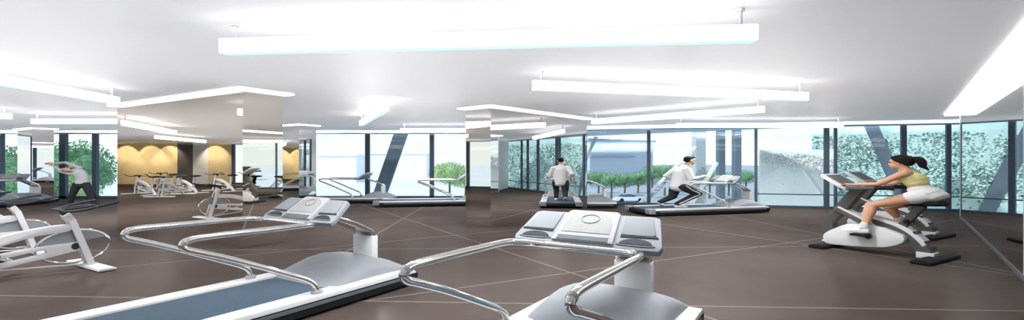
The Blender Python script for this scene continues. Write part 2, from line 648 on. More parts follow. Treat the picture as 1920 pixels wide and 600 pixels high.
def pendant(p, q, label, over=.13, rods=True):
    p, q = Vector((*p, 0)), Vector((*q, 0))
    t = (q - p).normalized()
    L = (q - p).length + 2 * over
    mid = (p + q) / 2
    root = empty('pendant_light', (mid.x, mid.y, 2.66), math.atan2(t.y, t.x))
    tag(root, label, 'lamp', 'long white lamps hanging from the ceiling')
    MB().box((0, 0, .075), (L, .12, .135), 0).build('diffuser', 'lamp', root, bevel=.006, smooth=0)
    MB().box((0, 0, .004), (L - .02, .10, .006), 0).build('louvre', 'lamp_foot', root, smooth=0)
    MB().box((0, 0, .1455), (L - .03, .085, .006), 0).build('added_top_baffle', 'white_plastic', root, smooth=0)  # added, unseen: keeps the diffuser's top light from burning out the ceiling
    hl = (q - p).length / 2
    for s in (-1, 1):
        m = MB().cyl((s * hl, 0, .143), (s * hl, 0, H - 2.66 - .012), .014, 10)
        m.cyl((s * hl, 0, H - 2.66 - .022), (s * hl, 0, H - 2.66 - .001), .035, 14)
        m.build('hanging_rod', 'rod', root)
    dl = bpy.data.lights.new('louvre_light', 'AREA')
    dl.shape = 'RECTANGLE'
    dl.size, dl.size_y = L - .04, .08
    dl.energy = DOWNLIGHT * L / 4.9
    do = bpy.data.objects.new('louvre_light', dl)
    col.objects.link(do)
    do.parent = root
    do.location = (0, 0, -.002)
    # unseen spots added in rows beside the housing to light the ceiling evenly
    n = max(3, round(L / 1.2))
    for k in range(2 * n):
        s_ = bpy.data.objects.new('uplight', UP)
        col.objects.link(s_)
        s_.parent = root
        s_.location = ((k // 2 + .5) / n * L - L / 2, .085 if k % 2 else -.085, .02)
        s_.rotation_euler = (PI, 0, 0)
    return root


LAMPS = [((-2.73, 4.73), (2.03, 4.26), 'longest white hanging lamp, nearest the viewer above the front treadmills'),
         ((.44, 7.17), (5.01, 8.35), 'white hanging lamp second from the viewer, sloping down towards the mirror wall'),
         ((2.38, 13.55), (5.38, 10.51), 'white hanging lamp pointing away behind the second lamp'),
         ((5.3, 15.06), (10.24, 15.06), 'white hanging lamp parallel to the street windows above the runner'),
         ((-7.37, 8.84), (-6.78, 4.1), 'white hanging lamp above the spin bikes that leaves the picture'),
         ((-13.4, 13.55), (-9.0, 13.55), 'white hanging lamp passing behind the wide mirrored pillar'),
         ((-12.65, 11.96), (-17.3, 11.3), 'white hanging lamp tip at the picture edge past the spin bikes'),
         ((-2.68, 10.16), (-4.44, 14.18), 'white hanging lamp seen end on between the two big pillars'),
         ((-3.91, 17.42), (.3, 17.3), 'white hanging lamp by the far windows above the far treadmills')]
for p, q, l in LAMPS:
    pendant(p, q, l)
for p, q in (((-22, 12.5), (-26.5, 11)), ((-20, 8), (-15.5, 6.5)), ((-24, 4), (-28.5, 5)), ((-14, 1), (-9, 0)), ((-6, -4), (-1, -5)), ((-22, 17), (-27, 17))):  # extra lamps added out of view to brighten the left and rear
    pendant(p, q, 'white hanging lamp added out of view over the left and rear of the room')


# ------------------------------------------------------------------ treadmills
TL, TW = 4.25, .72


def hood_mesh():
    m = MB()
    prof = [(3.00, .185, .60), (3.10, .235, .60), (3.28, .33, .59), (3.46, .40, .575), (3.62, .42, .57), (3.85, .395, .575), (4.05, .325, .59), (4.2, .235, .605), (4.245, .19, .61)]
    rings = []
    for x, h, wd_ in prof:
        r = []
        for k in range(17):
            a = PI * k / 16
            cx, cz = math.cos(a), math.sin(a)
            sx = math.copysign(abs(cx) ** .62, cx)
            r.append((x, sx * wd_, .17 + (h - .17) * (abs(cz) ** .55)))
        r += [(x, -wd_, .10), (x, wd_, .10)]
        rings.append(r)
    return m.rings(rings)


def make_treadmill(label):
    root = empty('treadmill')
    tag(root, label, 'treadmill', 'treadmills of the gym')
    # black undercarriage with bevelled ends
    MB().prism([(.03, .05), (.0, .10), (.02, .165), (TL - .02, .165), (TL, .12), (TL - .05, .03), (.10, .03)], -TW, TW).build('deck_frame', 'black', root, bevel=.008)
    MB().box((1.60, 0, .176), (3.0, .92, .03)).build('running_belt', 'belt', root, bevel=.006)
    for s in (-1, 1):
        m = MB().prism([(.02, .15), (.06, .205), (TL - .08, .205), (TL - .02, .15)], s * .49, s * TW)
        r = m.build('side_rail', 'white_plastic', root, bevel=.008)
        MB().box((.09, s * .62, .145), (.22, .26, .15)).build('end_cap', 'silver', root, bevel=.02)
        MB().box((TL / 2 + .1, s * (TW + .004), .125), (TL - .5, .012, .035)).build('trim_strip', 'mid_grey', root)
    tag(root.children[-1])
    MB().cyl((.10, -.46, .13), (.10, .46, .13), .05, 14).build('rear_roller', 'dark_grey', root)
    hood_mesh().build('motor_hood', 'silver', root, smooth=28)
    zl, zb, zt, xc, xl = .89, .933, 1.15, 2.96, 1.53
    # chrome handrails: from the deck back up to a hairpin, then forward to the console
    for s in (-1, 1):
        y = s * .57
        path = smooth_path([(2.80, s * .62, .20), (2.79, s * .615, .27), (2.70, s * .60, .36), (2.40, y, .50), (1.95, y, .70), (1.66, y, .815),
                            (1.56, y, .855), (1.53, y, .90), (1.60, y, .935), (1.80, y, .94), (2.3, y, .935), (2.70, s * .56, .93), (2.82, s * .51, .92), (2.875, s * .42, .912), (2.885, s * .28, .91), (2.885, 0, .91)], 6)
        h = MB().tube(path, .029, 12).build('handrail', 'chrome', root)
        MB().cyl((2.80, s * .62, .195), (2.80, s * .62, .235), .06, 16).build('rail_foot', 'light_silver', h)
        MB().tube([path[44 + i] for i in range(3)], .032, 12).build('rail_sleeve', 'light_silver', h)
    # console in its own tilted plane: p across, q up the slope
    dx, dz = .31, zt - zb
    L = math.hypot(dx, dz)
    U = Vector((dx, 0, dz)) / L
    Nn = Vector((-dz, 0, dx)) / L
    O = Vector((xc, 0, zb))

    def pan(p, q, n):
        return O + U * q * L - Vector((0, 1, 0)) * p + Nn * n

    def slab(poly, n0, n1):
        k = len(poly)
        m = MB()
        m.add([pan(a, b, n0) for a, b in poly] + [pan(a, b, n1) for a, b in poly],
              [tuple(range(k)), tuple(range(2 * k - 1, k - 1, -1))] + [(i, i + k, (i + 1) % k + k, (i + 1) % k) for i in range(k)])
        return m
    W, T = .63, .565
    con = slab([(-W, -.02), (-W - .015, .12), (-T, .96), (-T + .05, 1.0), (T - .05, 1.0), (T, .96), (W + .015, .12), (W, -.02), (.3, -.05), (-.3, -.05)], -.055, 0).build('console', 'silver', root, bevel=.014)
    slab([(-.27, .02), (-.235, .98), (-.2, 1.03), (.2, 1.03), (.235, .98), (.27, .02)], -.03, .022).build('center_pod', 'light_silver', con, bevel=.012)
    scr = [(-.215, .28)] + [(-.205 + .0, .60)] + [(.20 * math.cos(a), .62 + .33 * math.sin(a)) for a in [PI - PI * k / 10 for k in range(11)]] + [(.205, .60), (.215, .28)]
    slab(scr, .018, .027).build('display', 'display', con)
    ring = MB()
    pts_ = [pan(.08 * math.cos(2 * PI * k / 24), .72 + .14 * math.sin(2 * PI * k / 24), .029) for k in range(24)]
    ring.tube(pts_, .005, 6, closed=True).build('dial_ring', 'silver', con)
    slab([(-.225, .04), (-.22, .17), (.22, .17), (.225, .04)], .018, .026).build('tray_slot', 'mid_grey', con)
    for s in (-1, 1):
        slab([(s * .30, .36), (s * .285, .92), (s * .51, .92), (s * .575, .40), (s * .55, .36)], -.01, .012).build('wing_panel', 'wing', con, bevel=.004)
        slab([(s * .30, .30), (s * .30, .34), (s * .59, .37), (s * .60, .33)], -.01, .008).build('groove', 'dark_grey', con)
        cup = [(s * .44 + .13 * math.cos(a), .10 + .16 * math.sin(a)) for a in [PI * k / 12 for k in range(13)]]
        slab(cup, -.01, .010).build('cup_holder', 'dark_grey', con)
        cup = [(s * .44 + .155 * math.cos(a), .085 + .035 * math.sin(a)) for a in [2 * PI * k / 16 for k in range(16)]]
        slab(cup, -.01, .007).build('cup_rim', 'mid_grey', con)
    # front support: flat chrome swan neck from the hood up and back to the console
    yp = -.15
    m = MB()
    path = smooth_path([(3.87, yp, .36), (3.87, yp, .62), (3.85, yp, .69), (3.76, yp, .745), (3.55, yp, .84), (3.30, yp, .93)], 5)
    rings = []
    for i, p in enumerate(path):
        t = (path[min(i + 1, len(path) - 1)] - path[max(i - 1, 0)]).normalized()
        nn = Vector((t.z, 0, -t.x)) * .025
        sy = Vector((0, .17, 0))
        rings.append([p + nn + sy, p + nn - sy, p - nn - sy, p - nn + sy])
    ps = m.rings(rings).build('console_post', 'chrome', root, bevel=.005)
    MB().box((3.87, yp, .49), (.10, .36, .32)).build('post_cover', 'white_plastic', ps, bevel=.012)
    return root


def sw(o, x, y, th, label=None):
    return place(o, (x, y, 0), rad(th), label)


T1 = sw(make_treadmill('large treadmill on the left in front, its blue grey belt running out of the picture'), -4.06, 3.03, 58.5)
T1['label'] = 'front treadmill with its blue grey belt in full view, before the wide mirrored pillar'
T2 = sw(copy_tree(T1), -1.0, 1.39, 58.2, 'closest treadmill, its console in the centre and its deck cut off below')
T5 = sw(copy_tree(T1), 3.785, 14.574, 15.2, 'treadmill under the running man in a white shirt')
T4 = sw(copy_tree(T1), -4.94, 17.40, 9.5, 'empty treadmill by the far windows just before the middle pillar')
T3 = sw(copy_tree(T1), -8.95, 18.95, 2.0, 'empty treadmill by the far windows touching the slim mirrored pillar')
T6 = sw(copy_tree(T1), -.62, 17.12, -1.0, 'treadmill mostly hidden behind the middle mirrored pillar, only its hood showing')
T7 = sw(copy_tree(T1), -18.4, 14.5, 90.0, 'treadmill at the picture edge facing the window, past the stretching man')


# ------------------------------------------------------------------ spin bikes
def make_spin_bike(label):
    """x forward, origin on the floor under the front fork's foot"""
    root = empty('spin_bike')
    tag(root, label, 'exercise bike', 'white spin bikes in a row')
    m = MB()
    for s in (-1, 1):
        m.beam((-.235, s * .065, .74), (-.005, s * .075, .03), .05, .085, Vector((1, 0, .3)))
    m.beam((-.30, 0, .83), (-.215, 0, .70), .16, .09, Vector((1, 0, .3)))
    m.build('front_fork', 'frame_white', root, bevel=.012)
    MB().prism([(-.11, .01), (-.10, .05), (.08, .05), (.11, .035), (.115, .01)], -.62, .62).build('front_stabilizer', 'frame_white', root, bevel=.012)
    MB().prism([(-2.12, .01), (-2.11, .05), (-1.93, .05), (-1.90, .01)], -.55, .55).build('rear_stabilizer', 'frame_white', root, bevel=.012)
    up = smooth2([(-.25, .67), (-.60, .655), (-.96, .585), (-1.35, .46), (-1.75, .27), (-2.02, .07), (-1.95, .04), (-1.7, .17), (-1.35, .32), (-.96, .455), (-.60, .545), (-.27, .575)], 4)
    MB().prism(up, -.05, .05).build('upper_beam', 'frame_white', root, bevel=.01)
    # lower beam with a long slot: two rails joined at both ends
    lo = MB()
    outer = [(-.10, .40), (-.5, .395), (-.96, .35), (-1.4, .27), (-1.62, .22), (-1.62, .12), (-1.3, .13), (-.96, .155), (-.5, .22), (-.08, .29)]
    inner = [(-.52, .335), (-.62, .33), (-.96, .285), (-1.2, .245), (-1.32, .225), (-1.32, .195), (-1.2, .20), (-.96, .22), (-.62, .27), (-.50, .30)]
    for y in (-.05, .05):
        lo.v += [(a, y, b) for a, b in outer] + [(a, y, b) for a, b in inner]
    n_ = 10
    for k in range(n_):
        j = (k + 1) % n_
        lo.f += [(k, j, n_ + j, n_ + k), (20 + k, 20 + n_ + k, 20 + n_ + j, 20 + j), (k, 20 + k, 20 + j, j), (n_ + k, n_ + j, 30 + j, 30 + k)]
    lo.build('lower_beam', 'frame_white', root, bevel=.006)
    MB().cyl((-.06, 0, .055), (-1.60, 0, .18), .012, 8).build('tie_rod', 'frame_white', root)
    # flywheel: a long oval rim, guard and hub
    fx, fz, rx, rz_ = -.19, .345, .43, .245
    fw = MB().tube([(fx + rx * math.cos(2 * PI * k / 48), 0, fz + rz_ * math.sin(2 * PI * k / 48)) for k in range(48)], .016, 8, closed=True, ref=Vector((0, 1, 0))).build('flywheel', 'chrome', root)
    g = [(fx + rx * .93 * math.cos(a), fz + rz_ * .93 * math.sin(a)) for a in [rad(25 + 150 * k / 16) for k in range(17)]]
    MB().prism(g, -.012, .012).build('wheel_disc', 'silver', fw)
    MB().cyl((fx, -.055, fz), (fx, .055, fz), .05, 16).build('hub', 'dark_grey', fw)
    # handlebar post and curling handlebar
    MB().beam((-.33, 0, .885), (-.255, 0, .76), .09, .07, Vector((1, 0, .3))).build('handlebar_post', 'dark_grey', root, bevel=.008)
    hb = smooth_path([(.20, -.40, .985), (-.02, -.44, .945), (-.24, -.40, .895), (-.36, -.26, .885), (-.38, -.10, .90), (-.38, .10, .90), (-.36, .26, .885), (-.24, .40, .895), (-.02, .44, .945), (.20, .40, .985)], 6)
    h = MB().tube(hb, .018, 10).build('handlebar', 'dark_grey', root)
    MB().tube(smooth_path([(-.36, -.10, .90), (-.10, -.13, .925), (.06, 0, .93), (-.10, .13, .925), (-.36, .10, .90)], 5), .015, 8).build('inner_grip', 'dark_grey', h)
    # saddle, its post, cranks and pedals
    MB().beam((-1.62, 0, .30), (-1.78, 0, .84), .09, .08, Vector((1, 0, .3))).build('seat_post', 'frame_white', root, bevel=.01)
    r = []
    for x, wy, z in ((-2.05, .10, .875), (-2.02, .22, .885), (-1.88, .23, .88), (-1.72, .12, .875), (-1.55, .06, .87), (-1.42, .045, .86), (-1.38, .02, .855)):
        r.append([(x, wy * math.cos(2 * PI * k / 14), z + .035 * math.sin(2 * PI * k / 14)) for k in range(14)])
    MB().rings(r).build('saddle', 'black', root)
    cr_ = MB().cyl((-1.02, -.13, .33), (-1.02, .13, .33), .035, 12).build('crank_axle', 'chrome', root)
    for s in (-1, 1):
        arm = MB().beam((-1.02, s * .13, .33), (-1.02 + s * .2, s * .14, .33 - s * .12), .03, .05).build('crank_arm', 'chrome', root, bevel=.005)
        MB().box((-1.02 + s * .2, s * .23, .33 - s * .12), (.18, .17, .03)).build('pedal', 'black', arm, bevel=.006)
    return root


HB = 59.3
b0 = Vector((-6.42, 7.31))
step = Vector((-2.02, 1.18))
S1 = place(make_spin_bike('x'), (b0.x, b0.y, 0), rad(HB), 'white spin bike closest to the viewer, with its white floor bar by the belt treadmill')
p = b0 + step
place(copy_tree(S1), (p.x, p.y, 0), rad(HB), 'white spin bike standing right behind the closest spin bike, cut by the picture edge')
p = b0 + step * 2.08
place(copy_tree(S1), (p.x, p.y, 0), rad(HB), 'white spin bike seen mainly in the wide pillar mirror, farthest of the row')
for (x_, y_), a in zip(((-25.3, 12.1), (-24.6, 13.7), (-26.0, 10.5), (-21.2, 12.3), (-26.8, 8.9), (-29.5, 13.5)), (150, 150, 150, 20, 150, 150)):
    place(copy_tree(S1), (x_, y_, 0), rad(a), 'white spin bike in the distant group shown only in the pillar mirror')


# ------------------------------------------------------------------ upright exercise bikes
BX = Vector((6.84, 7.74))
BH = 120.6


def make_exercise_bike(label):
    """x forward, origin on the floor under the rear stabilizer"""
    root = empty('upright_exercise_bike')
    tag(root, label, 'exercise bike', 'upright exercise bikes beside the mirror wall')
    mast = smooth2([(1.19, 1.12), (1.36, .90), (1.52, .68), (1.64, .54), (1.68, .42), (1.65, .20)], 4, False)
    mast2 = smooth2([(1.47, .18), (1.50, .42), (1.46, .50), (1.27, .72), (1.08, .98), (.97, 1.13)], 4, False)
    k = len(mast)
    m = MB()
    rings = []
    for (a, b), (c_, d_) in zip(mast, reversed(mast2)):
        rings.append([(a, -.10, b), (c_, -.10, d_), (c_, .10, d_), (a, .10, b)])
    m.rings(rings).build('mast', 'graphite', root, bevel=.012)
    sh = smooth2([(1.60, .25), (1.42, .37), (1.19, .47), (.78, .485), (.45, .40), (.36, .34), (.38, .25), (.55, .16), (.75, .115), (1.2, .075), (1.54, .065), (1.62, .14)], 4)
    MB().prism(sh, -.19, .19).build('body_shell', 'white_plastic', root, bevel=.03)
    st = MB().prism([(1.40, .755), (1.46, .70), (.80, .375), (.74, .44)], -.145, .145).build('sloping_strut', 'graphite', root, bevel=.012)
    MB().prism([(1.38, .775), (1.42, .748), (.78, .43), (.72, .455)], -.125, .125).build('strut_cover', 'white_plastic', st, bevel=.008)
    topc = smooth2([(.92, .66), (.70, .60), (.47, .53), (.30, .445), (.14, .31), (.05, .18), (.0, .05)], 4, False)
    botc = smooth2([(.86, .52), (.66, .47), (.50, .40), (.39, .31), (.29, .20), (.23, .10), (.21, .05)], 4, False)
    m = MB()
    rings = [[(a, -.09, b), (c_, -.09, d_), (c_, .09, d_), (a, .09, b)] for (a, b), (c_, d_) in zip(topc, botc)]
    arm = m.rings(rings).build('rear_arm', 'graphite', root, bevel=.01)
    rings = [[(a - .01, -.105, b + .012), (a + .35 * (c_ - a), -.105, b + .35 * (d_ - b)), (a + .35 * (c_ - a), .105, b + .35 * (d_ - b)), (a - .01, .105, b + .012)] for (a, b), (c_, d_) in zip(topc, botc)]
    MB().rings(rings[:-6]).build('arm_cover', 'white_plastic', arm, bevel=.006)
    for i in (13, 17, 20):
        (a, b), (c_, d_) = topc[i], botc[i]
        MB().beam((a - .012, -.112, b + .008), (a - .012, .112, b + .008), .05, .022, Vector((a - c_, 0, b - d_))).build('arm_band', 'dark_grey', arm)
    MB().box((.11, 0, .075), (.24, .22, .10)).build('foot_block', 'white_plastic', arm, bevel=.01)
    foot = [(-.13, .01), (-.12, .05), (-.05, .075), (.06, .075), (.13, .05), (.14, .01)]
    MB().prism(foot, -.62, .62).build('rear_stabilizer', 'black', root, bevel=.012)
    MB().prism([(a + 1.58, b) for a, b in foot], -.52, .52).build('front_stabilizer', 'black', root, bevel=.012)
    MB().box((1.58, 0, .085), (.16, .30, .07)).build('stabilizer_clamp', 'chrome', root, bevel=.01)
    sp_ = MB().beam((.50, 0, .45), (.17, 0, .885), .13, .115, Vector((1, 0, .7))).build('seat_post', 'graphite', root, bevel=.012)
    MB().cyl((.36, -.12, .60), (.36, .12, .60), .035, 14).build('height_knob', 'black', sp_)
    r = []
    for x, wy, z, h in ((-.13, .12, .915, .03), (-.10, .24, .925, .04), (.03, .26, .92, .045), (.17, .17, .905, .04), (.30, .09, .895, .035), (.40, .06, .885, .03), (.44, .03, .875, .02)):
        r.append([(x, wy * math.cos(2 * PI * k / 16), z + h * math.sin(2 * PI * k / 16)) for k in range(16)])
    MB().rings(r).build('saddle', 'black', root)
    # console: tilted panel facing the saddle
    U = Vector((.42, 0, .25)).normalized()
    Nn = Vector((-U.z, 0, U.x))
    O = Vector((1.17, 0, 1.125))

    def slab(poly, n0, n1):
        kk = len(poly)
        vs = [O + U * b - Vector((0, 1, 0)) * a + Nn * nn for nn in (n0, n1) for a, b in poly]
        return MB().add(vs, [tuple(range(kk)), tuple(range(2 * kk - 1, kk - 1, -1))] + [(i, i + kk, (i + 1) % kk + kk, (i + 1) % kk) for i in range(kk)])
    con = slab([(-.30, .0), (-.36, .14), (-.34, .42), (-.28, .49), (.28, .49), (.34, .42), (.36, .14), (.30, .0)], -.05, 0.0).build('console', 'white_plastic', root, bevel=.012)
    slab([(-.24, .10), (-.24, .42), (.24, .42), (.24, .10)], -.01, .012).build('display', 'mid_grey', con)
    slab([(-.26, .015), (-.26, .08), (.26, .08), (.26, .015)], -.01, .010).build('button_strip', 'silver', con)
    hbp = smooth_path([(.46, -.34, 1.155), (.70, -.37, 1.15), (1.02, -.34, 1.125), (1.22, -.20, 1.115), (1.26, 0, 1.115), (1.22, .20, 1.115), (1.02, .34, 1.125), (.70, .37, 1.15), (.46, .34, 1.155)], 6)
    h = MB().tube(hbp, .026, 10).build('handlebar', 'graphite', root)
    for s in (-1, 1):
        MB().tube([(.44, s * .34, 1.155), (.56, s * .355, 1.155), (.70, s * .37, 1.15)], .034, 10).build('grip', 'black', h)
    # cranks
    MB().cyl((.86, -.24, .30), (.86, .24, .30), .05, 14).build('crank_axle', 'mid_grey', root)
    for s, dx, dz in ((1, .06, .02), (-1, -.10, .12)):
        a = MB().beam((.86, s * .23, .30), (.86 + dx, s * .24, .30 + dz), .03, .05).build('crank_arm', 'mid_grey', root, bevel=.005)
        MB().box((.88 + dx, s * .33, .30 + dz), (.26, .17, .035)).build('pedal', 'black', a, bevel=.008)
    return root


E1 = place(make_exercise_bike('white and graphite upright exercise bike ridden by the woman'), (BX.x, BX.y, 0), rad(BH))
E2 = place(copy_tree(E1), (8.92, 10.07, 0), rad(BH), 'empty upright exercise bike mostly hidden behind the ridden one')


# ------------------------------------------------------------------ people
def solid(mb, name, mat, parent, xs, ys, voxel=.009, smooth_it=4, keep_root=None):
    """joins overlapping forms into one continuous skin, then widens it to the proportions of the place"""
    me = bpy.data.meshes.new(name)
    me.from_pydata(mb.v, [], mb.f)
    bm = bmesh.new()
    bm.from_mesh(me)
    bmesh.ops.recalc_face_normals(bm, faces=bm.faces)
    bm.to_mesh(me)
    bm.free()
    o = bpy.data.objects.new(name, me)
    col.objects.link(o)
    r = o.modifiers.new('r', 'REMESH')
    r.mode = 'VOXEL'
    r.voxel_size = voxel
    s = o.modifiers.new('s', 'SMOOTH')
    s.iterations = smooth_it
    s.factor = .5
    dg = bpy.context.evaluated_depsgraph_get()
    nm = bpy.data.meshes.new_from_object(o.evaluated_get(dg))
    o.modifiers.clear()
    o.data = nm
    nm.name = name
    for v in nm.vertices:
        v.co.x *= xs
        v.co.y *= ys
    for p_ in nm.polygons:
        p_.use_smooth = True
    nm.materials.clear()
    nm.materials.append(M[mat])
    if parent is not None:
        o.parent = parent
    return o


def head(m, c, fwd, up, s=1.0):
    """skull, jaw, nose, ears, brow; c is the centre of the skull, fwd the way the face looks"""
    c, fwd, up = Vector(c), Vector(fwd).normalized(), Vector(up).normalized()
    lat = up.cross(fwd).normalized()
    up = fwd.cross(lat)
    R = Matrix((fwd, lat, up)).transposed()

    def q(a, b, d_):
        return c + fwd * a * s + lat * b * s + up * d_ * s
    m.ellipsoid(q(-.008, 0, .025), (.098 * s, .075 * s, .088 * s), R)
    m.ellipsoid(q(.022, 0, -.045), (.066 * s, .058 * s, .070 * s), R)
    m.ellipsoid(q(.066, 0, -.098), (.020 * s, .024 * s, .018 * s), R, 10, 8)
    m.body([q(.080, 0, .012), q(.089, 0, -.012), q(.096, 0, -.028)], [.008 * s, .010 * s, .012 * s], lat, 8)
    m.body([q(.080, -.022, -.062), q(.086, 0, -.062), q(.080, .022, -.062)], [.007 * s, .011 * s, .007 * s], up, 8)
    for k in (-1, 1):
        m.ellipsoid(q(-.012, k * .077, -.010), (.020 * s, .010 * s, .032 * s), R, 10, 8)
        m.body([q(.074, k * .044, .026), q(.083, k * .012, .030)], [.009 * s, .009 * s], up, 8)
    return q, R


def hand(m, wrist, d_, palm_n, thumb_side, s=1.0, curl=.6):
    """palm, four unequal bent fingers and a thumb; d_ points along the hand, palm_n out of the palm"""
    wrist, d_ = Vector(wrist), Vector(d_).normalized()
    n_ = Vector(palm_n)
    n_ = (n_ - d_ * n_.dot(d_)).normalized()
    lat = d_.cross(n_).normalized() * thumb_side
    m.body([wrist, wrist + d_ * .035 * s, wrist + d_ * .085 * s], [(.026 * s, .020 * s), (.040 * s, .018 * s), (.040 * s, .015 * s)], lat, 10)
    for k, ln in enumerate((.070, .080, .075, .058)):
        off = (.030 - .020 * k) * s
        b = wrist + d_ * .088 * s + lat * off
        p1_ = b + (d_ * math.cos(curl * .5) + n_ * math.sin(curl * .5)) * ln * .5 * s
        p2_ = p1_ + (d_ * math.cos(curl * 1.5) + n_ * math.sin(curl * 1.5)) * ln * .3 * s
        p3_ = p2_ + (d_ * math.cos(curl * 2.3) + n_ * math.sin(curl * 2.3)) * ln * .25 * s
        m.body([b - d_ * .02 * s, b, p1_, p2_, p3_], [.0095 * s, .0095 * s, .009 * s, .0085 * s, .0075 * s], lat, 8)
    b = wrist + d_ * .03 * s + lat * .032 * s
    m.body([b, b + (lat * .8 + d_ * .7 + n_ * .3) * .035 * s, b + (lat * .9 + d_ * 1.6 + n_ * .7) * .036 * s], [.014 * s, .011 * s, .009 * s], n_, 8)


def shoe(heel, toe, up, s=1.0):
    heel, toe, up = Vector(heel), Vector(toe), Vector(up)
    f = (toe - heel).normalized()
    up = (up - f * up.dot(f)).normalized()
    lat = up.cross(f)
    L = (toe - heel).length
    m = MB()
    r = []
    for t, wd_, h in ((.0, .026, .05), (.06, .034, .085), (.25, .036, .10), (.42, .040, .080), (.65, .046, .056), (.85, .042, .042), (.97, .026, .030), (1.0, .012, .018)):
        b = heel + f * L * t
        r.append([b - lat * wd_ * s, b - lat * wd_ * s + up * h * .45 * s, b - lat * wd_ * .6 * s + up * h * s, b + lat * wd_ * .6 * s + up * h * s, b + lat * wd_ * s + up * h * .45 * s, b + lat * wd_ * s])
    return m.rings(r)


def stretch_obj(mb, xs, ys):
    mb.v = [(x * xs, y * ys, z) for x, y, z in mb.v]
    return mb


# ---- woman on the bike. x along the bike's heading from the rear stabilizer, real width, widened afterwards
XS, YS = 1.78, 1.45


def wp(t, z, y=0.0):
    return Vector((t / XS, y / YS, z))


root_m = MB()
pel = wp(.13, 1.01)
mid = wp(.21, 1.15)
che = wp(.30, 1.30)
shc = wp(.355, 1.415)
nek = wp(.42, 1.485)
hdc = wp(.475, 1.585)
root_m.body([wp(.06, 1.04), wp(.10, 1.065), wp(.15, 1.10), mid, wp(.25, 1.22), che, wp(.33, 1.37), shc], [(.15, .105), (.165, .115), (.145, .10), (.118, .082), (.122, .085), (.135, .095), (.14, .08), (.10, .055)])
root_m.body([shc, nek, wp(.455, 1.54)], [(.055, .05), .046, .046])
fw_ = Vector((1, 0, -.06))
qh, Rh = head(root_m, hdc, fw_, Vector((.06, 0, 1)), .98)
for s in (1, -1):
    sh = wp(.35, 1.40, s * .225)
    el = wp(.69, 1.215, s * .30)
    wr = wp(1.03, 1.195, s * .30)
    root_m.body([wp(.345, 1.405, s * .10), sh, sh.lerp(el, .35), el, el.lerp(wr, .35), wr], [.05, .054, .045, .036, .037, .024])
    hand(root_m, wr, Vector((1, -s * .12, .02)), Vector((0, 0, -1)), -s, .95, .7)
legs = {1: (wp(.82, .845, .20), wp(.885, .47, .30), wp(.86, .40, .31)), -1: (wp(.72, .80, -.20), wp(.62, .60, -.30), wp(.60, .58, -.31))}
for s in (1, -1):
    hp = wp(.15, 1.03, s * .135)
    kn, an, he = legs[s]
    root_m.body([hp, hp.lerp(kn, .3), hp.lerp(kn, .7), kn], [(.088, .092), (.088, .09), .068, .056])
    root_m.body([kn, kn.lerp(an, .28), kn.lerp(an, .6), an], [.054, .057, .044, .032])
    root_m.body([an, an + Vector((.03, 0, -.06)), an + Vector((.11, 0, -.075))], [.033, .036, .03])
wo = solid(root_m, 'person', 'skin', None, XS, YS)
place(wo, (BX.x, BX.y, 0), rad(BH))
tag(wo, 'woman in yellow sports top and white shorts riding the exercise bike', 'person')
# hair, ponytail
m = MB()
m.ellipsoid(qh(-.028, 0, .040), (.088, .080, .082), Rh)
m.ellipsoid(qh(-.060, 0, .005), (.055, .074, .070), Rh)
m.body([qh(.055, 0, .090), qh(.02, 0, .108), qh(-.04, 0, .112)], [(.05, .018), (.06, .02), (.05, .02)])
for k in (-1, 1):
    m.body([qh(.05, k * .05, .075), qh(.02, k * .074, .04), qh(-.03, k * .078, -.01)], [.014, .018, .016])
solid(m, 'hair', 'hair', wo, XS, YS, .008)
m = MB()
m.body([qh(-.085, 0, .04), qh(-.115, 0, .065), qh(-.145, 0, .05), qh(-.165, 0, -.01), qh(-.170, 0, -.08), qh(-.205, 0, -.13)], [.022, .034, .045, .042, .03, .012])
m.body([qh(-.13, 0, .05), qh(-.175, .01, .02), qh(-.195, .01, -.03)], [.03, .03, .012])
solid(m, 'ponytail', 'hair', wo, XS, YS, .008)
for k in (-1, 1):
    stretch_obj(MB().ellipsoid(qh(.078, k * .030, .008), (.010, .013, .009), Rh, 10, 8), XS, YS).build('eye', 'dark_eye', wo)
stretch_obj(MB().body([qh(.084, -.018, -.062), qh(.096, 0, -.062), qh(.084, .018, -.062)], [.005, .008, .005], Vector((0, 0, 1)), 8), XS, YS).build('mouth', 'lip', wo)
# sports top
m = MB()
m.body([wp(.268, 1.265), wp(.29, 1.30), wp(.325, 1.355), wp(.35, 1.39)], [(.134, .098), (.147, .109), (.148, .102), (.115, .070)])
for s in (1, -1):
    m.ellipsoid(wp(.415, 1.30, s * .085), (.052, .058, .055))
    m.body([wp(.40, 1.37, s * .11), wp(.365, 1.45, s * .135), wp(.30, 1.42, s * .10), wp(.25, 1.34, s * .06)], [.016, .016, .016, .016])
solid(m, 'sports_top', 'yellow_cloth', wo, XS, YS)
# shorts
m = MB()
m.body([wp(.05, 1.04), wp(.10, 1.065), wp(.15, 1.10), wp(.19, 1.13)], [(.166, .120), (.180, .130), (.166, .120), (.142, .104)])
for s in (1, -1):
    hp = wp(.15, 1.03, s * .135)
    kn = legs[s][0]
    m.body([hp, hp.lerp(kn, .06), hp.lerp(kn, .12)], [(.10, .105), (.102, .105), (.104, .105)])
solid(m, 'shorts', 'white_cloth', wo, XS, YS)
for s in (1, -1):
    kn, an, he = legs[s]
    hl = Vector((an.x - .045, an.y, an.z - .098 if s == 1 else an.z - .10))
    to = hl + Vector((.24, 0, -.01))
    stretch_obj(shoe(hl, to, Vector((0, 0, 1)), 1.0), XS, YS).build('shoe', 'white_cloth', wo, bevel=.006, smooth=50)
    stretch_obj(MB().body([an + Vector((0, 0, -.01)), an + Vector((0, 0, .045))], [.038, .038]), XS, YS).build('sock', 'white_cloth', wo)

# ---- running man, x along the treadmill from its rear end
RX, RY = 1.8, 1.45


